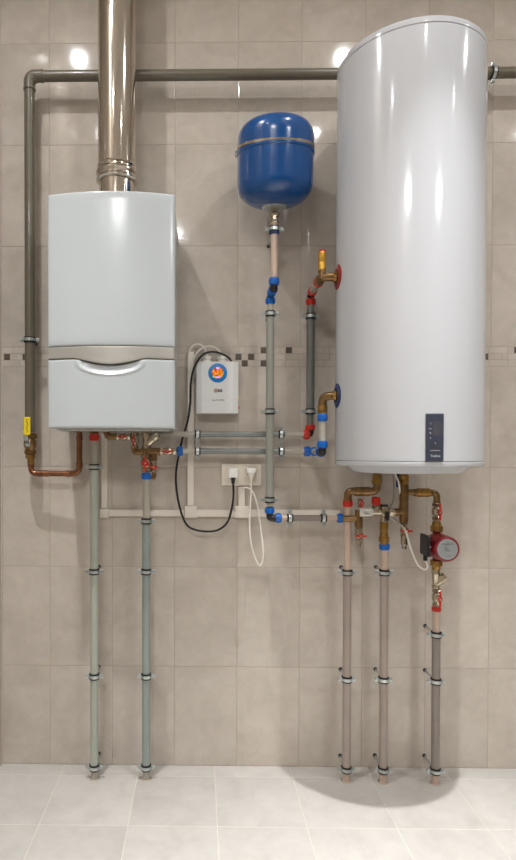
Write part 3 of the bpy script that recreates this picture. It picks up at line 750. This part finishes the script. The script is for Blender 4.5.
# jog to the vessel
pa = V(xv, -YV, at(270, 297, YV).z); pb = V(VX, VY, at(271.8, 287.5, .175).z)
jd = (pb-(pa+UP*.008)).normalized()
elbow(t7, [pa-UP*.004, pa+UP*.008, pa+UP*.008+jd*.02], .0125, BLACK, .008)
nut(t7, pa+UP*.008+jd*.024, jd, .018, .0165, BLUEP)
nut(t7, pb-jd*.02, jd, .018, .0175, BLUEP)
bm = B(); cyl(bm, pa+UP*.008+jd*.02, pb-jd*.015, RI*.8); obj('inner_pipe', bm, PEX, t7)
elbow(t7, [pb-jd*.015, pb, pb+UP*.018], .013, BLACK, .008)
nut(t7, V(VX, VY, at(272, 281.5, .175).z), UP, .027, .0185, BLUEP)
t8 = thing('vessel_pipe', 'short tan pipe hanging straight below the blue vessel', 'pipe', V(VX, VY, at(272, 281, .175).z))
bm = B(); cyl(bm, (VX, VY, at(272, 281, .175).z), (VX, VY, VEND), RI*.95); obj('pipe', bm, PEXT, t8)
nut(t8, (VX, VY, at(274, 233, .175).z), UP, .012, .0185, NAVY)
clamp((VX, VY, at(274, 229.5, .175).z), RI*.95+.002, .175, 'zinc pipe clamp right under the blue vessel', GC)
for yy, s in ((314, 'topmost'), (411.5, 'middle one'), (499.8, 'lowest, over the black elbow')):
    clamp((xv, -YV, at(270, yy, YV).z), RS*.97, YV, 'zinc clamp on the long grey pipe below the vessel, %s' % s, GC)
for yy, s in ((316.5, 'upper one'), (411.5, 'lower one')):
    clamp((xh, -YH, at(310, yy, YH).z), RS, YH, 'zinc pipe clamp on the dark upright pipe beside the heater, %s' % s, GC)
for px, s in ((197.7, 'left end'), (281.3, 'right end')):
    clamp((at(px, 434, YH).x, -YH, zu), RL, YH, 'zinc pipe clamp at the %s of the upper level grey pipe' % s, GC, True)
    clamp((at(px, 451, YH).x, -YH, zl), RL, YH, 'zinc pipe clamp at the %s of the lower level grey pipe' % s, GC, True)
# short bottom pipe
t9, zs2 = hpipe('level_pipe', 'short level dark pipe between blue nuts under the upright pipe', 278, 340, 518, YV, 291, 324, PEXT, SL_BROWN)
nut(t9, (xv+.033, -YV, zs2), RT, .024, .018, BLUEP)
nut(t9, (at(340, 518, YV).x, -YV, zs2), RT, .024, .017, BLUEP)
for px, s in ((290, 'left end'), (323.5, 'right end')):
    clamp((at(px, 518, YV).x, -YV, zs2), RL, YV, 'zinc pipe clamp at the %s of the short level dark pipe' % s, GC, True)

# ------------------------------------------------------------------ under the heater
YT = .12; ZTB = TB-.04
def T(px, py, Y=YT): return at(px, py, Y)
t = thing('brass_outlet_pipe', 'dull brass bend from the heater base down to the left red nut', 'pipe fitting', T(349, 500, .10))
zc_ = T(360, 491.5).z; xo = T(377, 480).x
elbow(t, [(xo, -YT, ZTB), (xo, -YT, zc_), (x346, -.10, zc_), (x346, -.10, T(347, 501, .10).z)], .0145, BRONZE, .022, 'bend')
bm = B(); lathe(bm, T(354.5, 491.5, .105), T(370, 491.5, .115)-T(354.5, 491.5, .105), [(0, .0155), (.001, .0175), (.055, .0175), (.056, .0155)], 28); obj('coupling', bm, BRONZE, t)
bm = B(); hexn(bm, T(377, 484), T(377, 478.5), .019); lathe(bm, T(377, 478.5), UP, [(0, .016), (.002, .018), (.012, .018), (.014, .015)], 28); obj('union_nut', bm, BRASS, t)
ballvalve('tiny nickel valve with red grip under the left brass coupling', T(360.3, 503), UP, .034, .0085, UP, levL=.034, group='small red-handled valves')
t = thing('brass_tee', 'dull brass tee between the short level pipe and left drain valve', 'pipe fitting', T(359, 519))
bm = B(); cyl(bm, T(358.8, 527.5), T(358.8, 510), .0145); cyl(bm, T(343, 518.5, .11), T(358, 518.5), .0115); hexn(bm, T(351, 518.5, .112), T(354.5, 518.5, .115), .015); obj('body', bm, BRONZE, t)
ballvalve('nickel drain valve with red grip under the left brass tee', T(358.9, 535), UP, .052, .0135, RT, levL=.046, group='small red-handled valves')
t = thing('drain_nozzle', 'nickel hose nozzle at the foot of the left drain valve', 'pipe fitting', T(359, 546))
bm = B(); lathe(bm, T(358.9, 540.5), -UP, [(0, .009), (.003, .012), (.012, .012), (.013, .0085), (.022, .0085), (.023, .006)], 24); obj('body', bm, NICKEL, t)
# mixing valve
t = thing('mixing_valve', 'nickel mixing valve with red cap and black lever under the heater', 'valve', T(384, 518))
bm = B(); cyl(bm, T(370, 512), T(398, 512), .0125); cyl(bm, T(384.2, 506), T(384.2, 522), .014); hexn(bm, T(388.5, 512), T(393, 512), .017); cyl(bm, T(376, 513), T(376, 505), .0115); hexn(bm, T(376, 509), T(376, 505.5), .0145)
lathe(bm, T(384.2, 512), FR, [(0, .015), (.018, .015), (.019, .01)], 24); obj('body', bm, NICKEL, t)
p = T(366, 512, .13)
bm = B(); box(bm, (p.x-.025, p.y-.012, p.z-.016), (p.x-.008, p.y+.012, p.z+.016), .003); box(bm, (p.x-.010, p.y-.012, p.z+.006), (p.x+.018, p.y+.012, p.z+.015), .003); box(bm, (p.x-.010, p.y-.012, p.z-.015), (p.x+.018, p.y+.012, p.z-.006), .003); box(bm, (p.x+.012, p.y-.012, p.z-.013), (p.x+.026, p.y+.012, p.z+.013), .004); box(bm, (p.x-.012, p.y-.004, p.z-.010), (p.x+.014, p.y+.012, p.z+.010), .001); o = obj('actuator', bm, WHITEP, t); o['label'] = 'white plastic slotted body'
bm = B(); lathe(bm, T(376, 505), UP, [(0, .0145), (.002, .0155), (.028, .0150), (.031, .013), (.0315, 0)], 28)
for k in range(16):
    a_ = 2*PI*k/16; q = T(376, 505)+V(math.cos(a_)*.0152, math.sin(a_)*.0152, 0); cyl(bm, q+UP*.003, q+UP*.026, .001, seg=6, bev=.0002)
o = obj('cap', bm, RED, t); o['label'] = 'red ribbed cap'
bm = B(); lathe(bm, T(384.2, 506.5), UP, [(0, .014), (.001, .0155), (.006, .0155), (.008, .012), (.0082, 0)], 24); obj('cap', bm, BLACK, t)['label'] = 'black cap'
bm = B(); q = T(385.3, 515)+FR*.022
prism(bm, [(q.x-.006, q.z+.014), (q.x+.005, q.z+.016), (q.x+.0075, q.z-.012), (q.x+.003, q.z-.019), (q.x-.004, q.z-.018), (q.x-.0075, q.z-.01)], q.y-.004, q.y+.006); obj('lever', bm, BLACK, t)
t = thing('brass_fitting', 'brass double union under the nickel mixing valve above the blue nut', 'pipe fitting', T(384, 543, .11))
bm = B(); a = T(384, 544, .11); L = (T(384, 521, .11)-a).length
lathe(bm, a, UP, [(0, .0145), (.006, .015), (.008, .019), (.024, .0195), (.028, .016), (L*.55, .014), (L*.58, .0155), (L*.92, .0165), (L, .014)], 28); hexn(bm, a+UP*.008, a+UP*.023, .0205); obj('body', bm, BRASS, t)
# second outlet column
xo2 = T(404, 500).x
t = thing('brass_manifold', 'tall dull brass tee column dropping from the heater base', 'pipe fitting', T(404, 522))
bm = B(); cyl(bm, (xo2, -YT, T(404, 523).z), (xo2, -YT, ZTB), .0150); cyl(bm, (xo2, -YT, T(404, 521).z), (xo2, -YT, T(404, 503).z), .0165); cyl(bm, (xo2, -YT, T(404, 501).z), (xo2, -YT, T(404, 485).z), .0170)
cyl(bm, T(396.5, 512), T(404, 512), .0125); cyl(bm, T(394.5, 512), T(397.5, 512), .0145); cyl(bm, T(404, 492.3), T(415, 492.3), .0115); obj('body', bm, BRONZE, t)
bm = B(); hexn(bm, T(404, 484.5), T(404, 479.5), .0195); lathe(bm, T(404, 479.5), UP, [(0, .016), (.002, .0185), (.014, .0185), (.016, .015)], 28); obj('union_nut', bm, BRASS, t)
bm = B(); p = T(398.3, 480, .10); box(bm, (p.x-.008, p.y-.008, p.z-.028), (p.x+.008, p.y+.008, ZTB), .003); obj('lever', bm, NAVY, t)['label'] = 'blue plastic lever behind the brass nut'
ballvalve('nickel drain valve with red grip under the brass column', T(404.2, 530), UP, .05, .0135, RT, levL=.046, group='small red-handled valves')
for o in list(bpy.data.objects)[-4:]: pass
t = thing('drain_nozzle', 'nickel hose nozzle hanging under the brass column', 'pipe fitting', T(404, 546))
bm = B(); lathe(bm, T(404.2, 535), -UP, [(0, .009), (.008, .0125), (.035, .0125), (.04, .009), (.052, .009), (.053, .006)], 24); obj('body', bm, NICKEL, t)
# branch to pump
t = thing('brass_elbow_pipe', 'brass union and elbow leading right from the column to the pump', 'pipe fitting', T(430, 493))
xq = T(436.8, 510).x
elbow(t, [T(414, 492.6), (xq, -YT, T(437, 492.8).z), (xq, -YT, T(437, 503).z)], .0125, BRONZE, .026)
bm = B(); a = T(416.5, 492.6); lathe(bm, a, RT, [(0, .013), (.003, .0165), (.010, .0175), (.012, .0165), (.036, .0165), (.038, .0175), (.048, .0165), (.052, .013)], 28); obj('union_nut', bm, BRASS, t)
ballvalve('upright nickel valve with red grip just above the red pump', V(xq, -YT, T(437, 511.5).z), UP, .068, .0155, UP, levL=.062)
for o in [o for o in bpy.data.objects if o.name.startswith('lever')][-1:]: pass
# pump
zc2 = T(437, 545).z
t = thing('circulation_pump', 'dark red circulation pump with round grey nameplate under the heater', 'pump', (xq, -YT, zc2))
bm = B(); lathe(bm, (xq, -YT, zc2-.062), UP, [(0, .018), (.006, .018), (.008, .014), (.03, .016), (.062, .021), (.094, .016), (.110, .014), (.112, .018), (.118, .018)], 28)
lathe(bm, (xq, -YT+.032, zc2), FR, [(0, .02), (.006, .036), (.03, .046), (.046, .048), (.05, .046), (.052, .04)], 40); obj('housing', bm, PUMPR, t)
bm = B(); lathe(bm, (xq, -YT-.018, zc2), FR, [(0, .04), (.004, .0475), (.072, .0465), (.078, .044), (.08, .038)], 48)
for k in range(4):
    a_ = PI/4+k*PI/2; q = V(xq+math.cos(a_)*.046, -YT-.02, zc2+math.sin(a_)*.046); cyl(bm, q+V(0, .012, 0), q+FR*.012, .006, seg=10)
obj('motor', bm, PUMPR, t)
bm = B(); lathe(bm, (xq, -YT-.0975, zc2), FR, [(0, .037), (.0015, .037), (.002, .036), (.002, 0)], 48); npl = obj('nameplate', bm, DISC, t); npl['label'] = 'round grey nameplate'
bm = B(); lathe(bm, (xq, -YT-.099, zc2), FR, [(0, .012), (.003, .012), (.0035, .010), (.002, .0095), (.002, .007), (.004, .006), (.004, 0)], 24); obj('vent_screw', bm, ZINC, npl)
text('marking', 'GRUNDFOS', .0075, (xq, -YT-.0998, zc2+.019), INK, npl)
text('marking', 'X', .008, (xq, -YT-.0998, zc2+.028), INK, npl)
text('marking', 'I  II  III', .0055, (xq, -YT-.0998, zc2-.024), INK, npl)
bm = B(); box(bm, (xq-.066, -YT-.085, zc2-.032), (xq-.053, -YT-.005, zc2+.046), .005); o = obj('terminal_box', bm, BLACK, t); o['label'] = 'black terminal box'
b2 = B(); lathe(b2, (xq-.059, -YT-.045, zc2-.031), -UP, [(0, .0075), (.004, .0075), (.018, .0075), (.02, .006)], 16); obj('cable_gland', b2, BLACK, o)
b2 = B(); cyl(b2, (xq-.056, -YT-.0848, zc2+.006), (xq-.056, -YT-.0862, zc2+.006), .003, seg=12); obj('screw', b2, ZINC, o)
for zz_, lb, dr in ((zc2+.0575, 'large brass union nut on top of the red pump', 1), (zc2-.0625, 'large brass union nut underneath the red pump', -1)):
    t = thing('union_nut', lb, 'pipe fitting', (xq, -YT, zz_)); a = V(xq, -YT, zz_-dr*.006); d = UP*dr
    bm = B(); hexn(bm, a, a+d*.022, .0235, 8); lathe(bm, a+d*.02, d, [(0, .018), (.006, .0165), (.016, .0155), (.018, .012)], 28); obj('nut', bm, BRASS, t)
t = thing('strainer', 'nickel Y-shaped strainer hanging below the red pump', 'strainer', T(437, 590, .115))
bm = B(); zq = T(437, 588.5, .115).z; a = V(xq, -.115, zq); Ls = (zc2-.092)-zq
lathe(bm, a, UP, [(0, .013), (.001, .0145), (.012, .0145), (.014, .0105), (.022, .012), (Ls-.02, .0145), (Ls-.018, .0155), (Ls, .0155)], 28); obj('body', bm, NICKEL, t)
bm = B(); d = V(.72, -.15, .68).normalized(); b0 = a+UP*.016
lathe(bm, b0, d, [(0, .013), (.022, .0145), (.024, .016), (.040, .0165), (.041, .0185), (.047, .0185), (.049, .013)], 28); hexn(bm, b0+d*.025, b0+d*.038, .018); obj('screen_cap', bm, NICKEL, t)
ballvalve('upright nickel valve with red grip at the bottom under the pump strainer', V(T(436.8, 597, .11).x, -.11, T(437, 597.5, .11).z), UP, .068, .0150, UP, levL=.062)
# ------------------------------------------------------------------ trunking, sockets
def ductbox(px0, py0, px1, py1, d=.016):
    a = at(px0, py1, d*.5); b = at(px1, py0, d*.5); bm = B(); box(bm, (a.x, -d, a.z), (b.x, 0, b.z), .0012)
    return bm, (a.x, 0, a.z)
def duct(px0, py0, px1, py1, label, d=.016):
    bm, o0 = ductbox(px0, py0, px1, py1, d)
    o = obj('cable_trunking', bm, DUCT, org=o0); return tag(o, label, 'cable trunking')
duct(101.5, 431, 107.5, 508, 'cream cable trunking going up behind the boiler from the left corner')
duct(109, 510, 184, 516, 'level cream cable trunking between the left corner and first junction cover')
duct(187.5, 352, 194, 505.5, 'tall upright cream cable trunking beside the white control box')
duct(197, 510, 234.5, 516.5, 'short level cream cable trunking below the socket plate, between junction covers')
duct(238.3, 487, 244.7, 506, 'stub of upright cream cable trunking under the socket plate')
duct(248.5, 510, 339.5, 516.5, 'level cream cable trunking behind the short dark pipe, right of the covers')
for a_, lb in (((100, 508.5, 108.8, 517.5), 'cream corner cover where the left trunking turns'), ((184.6, 506, 197, 517.5), 'cream junction cover at the foot of the tall trunking'), ((234.5, 506, 248.5, 517.5), 'cream junction cover below the socket plate')):
    bm, o0 = ductbox(*a_, .019); tag(obj('junction_cover', bm, DUCT, org=o0), lb, 'cable trunking')
# socket plate
SY = .012
a = at(221.6, 485.6, SY); b = at(261, 464.2, SY)
t = thing('socket_plate', 'ivory double socket plate on the tiles with two plugs in', 'socket', ((a.x+b.x)/2, 0, (a.z+b.z)/2))
bm = B(); box(bm, (a.x, -.010, a.z), (b.x, 0, b.z), .0025); obj('frame', bm, SOCK, t)
sz = (a.z+b.z)/2
for px in (232.2, 251.2):
    cx_ = at(px, 475, SY).x
    bm = B(); box(bm, (cx_-.0285, -.0125, sz-.0285), (cx_+.0285, -.009, sz+.0285), .0015)
    o = obj('socket_insert', bm, SOCK, t)
    bm = B(); lathe(bm, (cx_, -.0127, sz), FR, [(0, .021), (.0006, .021), (.0006, .019)], 32); obj('socket_well', bm, SOCK, o)
c1 = at(233.2, 475, .03); p1 = V(at(232.8, 473.5, .035).x, 0, at(233, 473.5, .035).z)
t = thing('power_plug', 'square white plug with a black cord, left in the socket plate', 'plug', (p1.x, -.013, p1.z), 'plugs in the ivory socket plate'); plugL = t
bm = B(); box(bm, (p1.x-.0195, -.050, p1.z-.017), (p1.x+.0195, -.0138, p1.z+.020), .005, 3); obj('body', bm, WHITEP, t)
bm = B(); lathe(bm, (p1.x+.001, -.040, p1.z-.015), -UP, [(0, .0095), (.006, .009), (.012, .0075), (.024, .0062), (.026, .003)], 20); obj('strain_relief', bm, RUBBER, t)
p2 = V(at(251.2, 473, .035).x, 0, at(251, 473, .035).z)
t = thing('power_plug', 'rounded white earthed plug with a white cord, right in the plate', 'plug', (p2.x, -.013, p2.z), 'plugs in the ivory socket plate'); plugR = t
bm = B(); box(bm, (p2.x-.019, -.046, p2.z-.001), (p2.x+.019, -.0138, p2.z+.019), .006, 3); obj('body', bm, WHITEP, t)
bm = B()
rings = []
for tt_, w_, dd in ((0, .018, .014), (.008, .0165, .013), (.016, .011, .011), (.024, .007, .0085), (.034, .0045, .0055), (.040, .003, .004)):
    c_ = V(p2.x, -.032, p2.z+.001-tt_); rings.append([c_+V(math.cos(2*PI*k/20)*w_, math.sin(2*PI*k/20)*dd, 0) for k in range(20)])
ringtube(bm, rings); obj('strain_relief', bm, SOCK, t)
bm = B()
for s in (-1, 1): tube(bm, [(p2.x+s*.0175, -.047, p2.z+.002), (p2.x+s*.015, -.046, p2.z-.008), (p2.x+s*.009, -.044, p2.z-.018)], .0011, 8)
obj('earth_clip', bm, ZINC, t)

# ------------------------------------------------------------------ control box
a = at(196.3, 413.5, .055); b = at(238.6, 361.5, .055)
t = thing('control_box', 'small white control box with a round blue emblem on the wall', 'control box', ((a.x+b.x)/2, 0, a.z))
x0, x1, z0, z1_ = a.x, b.x, a.z, b.z; D0, D1 = .048, .058; ch = .022
bm = B(); out = [(x0, 0), (x0, -D0), (x0+ch, -D1), (x1-ch, -D1), (x1, -D0), (x1, 0)]
lo = [bm.verts.new((x, y, z0)) for x, y in out]; hi = [bm.verts.new((x, y, z1_)) for x, y in out]
bm.faces.new(lo); bm.faces.new(list(reversed(hi)))
for i in range(6): bm.faces.new((lo[i], lo[(i+1) % 6], hi[(i+1) % 6], hi[i]))
bmesh.ops.bevel(bm, geom=bm.edges[:], offset=.0018, segments=2, affect='EDGES'); obj('case', bm, BOXW, t)
c = at(217.7, 373, D1); c.y = -D1
bm = B(); lathe(bm, (c.x, c.y+.0005, c.z), FR, [(0, .037), (.0012, .037), (.0016, .036), (.0016, .0)], 48); em = obj('emblem', bm, BLUED, t); em['label'] = 'round blue emblem with orange middle'
bm = B(); lathe(bm, (c.x, c.y-.001, c.z+.001), FR, [(0, .0225), (.0012, .0225), (.0012, 0)], 40); obj('emblem_centre', bm, PATT, em)
bm = B(); box(bm, (c.x-.006, c.y-.0034, c.z+.0165), (c.x+.006, c.y-.0016, c.z+.0215), .0008); box(bm, (c.x-.009, c.y-.0034, c.z-.0185), (c.x+.009, c.y-.0016, c.z-.0145), .0008); obj('indicator', bm, LED, em)
bm = B(); lathe(bm, (c.x-.0165, c.y-.0014, c.z-.0155), FR, [(0, .003), (.0015, .003), (.002, 0)], 16); obj('indicator', bm, LEDG, em)
c2 = at(215.8, 390.6, D1)
bm = B(); lathe(bm, (c2.x, -D1+.0002, c2.z), FR, [(0, .0085), (.0007, .0085), (.0007, 0)], 32); obj('logo_mark', bm, LOGOG, t)
c3 = at(220, 390.6, D1)
bm = B(); box(bm, (c3.x-.0085, -D1-.0006, c3.z-.0052), (c3.x+.0085, -D1+.0002, c3.z+.0052), .0002); lg = obj('logo_plate', bm, INK, t)
text('marking', 'ama', .0075, (c3.x, -D1-.0010, c3.z), WINK, lg)
c4 = at(218.3, 400.3, D1); text('marking', 'dtu-M-THSM', .0088, (c4.x, -D1-.0004, c4.z), INK, t)
bm = B(); pz = at(239, 397, .03).z; cyl(bm, (x1-.001, -.025, pz), (x1+.004, -.025, pz), .006); obj('side_button', bm, YEL, t)['label'] = 'yellow side button'
bm = B(); pz = at(239, 407.5, .03).z; cyl(bm, (x1-.001, -.025, pz), (x1+.005, -.025, pz), .006); obj('side_button', bm, RED, t)['label'] = 'red side button'
gl = []
for px in (207, 222.3):
    g = at(px, 357, .03); bm = B(); lathe(bm, (g.x, -.03, z1_-.001), UP, [(0, .0165), (.010, .0165), (.011, .014), (.013, .014), (.014, .0185), (.023, .0185), (.026, .012), (.027, .006)], 24); obj('cable_gland', bm, WHITEP, t); gl.append(V(g.x, -.03, z1_+.026))

def cord(label, pts, r, m, name='cord', cat='cable', group=None, parent=None):
    bm = B(); pts = smoothcurve(pts, 8); org = pts[0].copy(); tube(bm, pts, r, 10)
    if parent is not None:
        o = obj(name, bm, m, parent); o['label'] = label; return o
    o = obj(name, bm, m, org=org); return tag(o, label, cat, group)
def C(*l): return [at(*p) for p in l]
cord('white cable looping from the left gland of the control box into the trunking', [gl[0]-UP*.004, gl[0]+V(-.003, 0, .012)]+C((203.5, 347, .03), (198.5, 344.2, .028), (192.5, 346, .024), (189, 353, .018), (188.6, 362, .018), (188.8, 372, .018)), .0034, CORDW, 'control_cable')
cord('white cable arching from the right gland of the control box into the trunking', [gl[1]-UP*.004, gl[1]+V(-.006, 0, .010)]+C((215, 347.5, .03), (207, 346.5, .03), (199, 350.5, .026), (194, 358, .022), (191.6, 366, .0195), (191.4, 376, .0195)), .0034, CORDW, 'control_cable')
cord('black power cord running from the control box down to the left plug', C((231.8, 362.5, .035), (229, 358, .035), (222, 354, .05), (213, 351.8, .053), (204, 354, .055), (197.5, 361, .058), (193, 371, .05), (190.6, 385, .04), (190.2, 402, .035), (187.8, 420, .035), (183, 437, .035), (178.8, 455, .04), (176, 473, .04), (176.8, 492, .04), (181, 512, .04), (187, 525, .04), (196, 530, .04), (208, 531.5, .04), (219, 529.5, .04), (227.5, 522, .04), (231.8, 508, .04), (233.5, 495, .04)) + [V(p1.x+.001, -.040, p1.z-.041), V(p1.x+.001, -.040, p1.z-.036)], .0042, CORDB, parent=plugL)
cord('white power cord hanging in a loop from the right plug', [V(p2.x, -.032, p2.z-.034)]+C((251, 495, .04), (250, 510, .06), (249.6, 524, .08), (250.6, 540, .1), (254, 555, .11), (259, 565.3, .115), (262.4, 562, .115), (263.3, 551, .11), (261.5, 535, .09), (259, 515, .07), (256, 500, .05), (252, 491, .035), (246.5, 487.6, .028), (242, 488.2, .02), (240.8, 492, .018), (240.8, 497, .018)), .0032, CORDW, parent=plugR)
cord('white pump cable hanging from the heater base to the black terminal box', [T(394.5, 472, .14)+UP*.01]+C((396, 476, .14), (399, 484, .145), (400, 497, .11), (399, 507, .09), (392, 515, .085), (385, 517, .085), (389, 517.5, .09), (396, 521, .10), (405, 530, .155), (409, 543, .165), (413, 555, .165), (418, 565, .16), (424, 569.5, .165), (427.6, 567, .165))+[V(xq-.059, -YT-.045, zc2-.05)], .0034, CORDW, 'pump_cable')
cord('thin grey capillary tube curving down behind the mixing valve', [T(392, 472, .09)+UP*.01]+C((393.5, 480, .09), (393.8, 495, .09), (392.5, 503, .09), (388, 510, .10)), .002, SL_MID, 'capillary_tube', 'tube')

for o in bpy.data.objects:
    if '_org' in o: del o['_org']

# ------------------------------------------------------------------ view
vs = scn.view_settings; vs.view_transform = 'Standard'; vs.look = 'None'; vs.gamma = 1; vs.use_curve_mapping = False
vs.exposure = -0.45
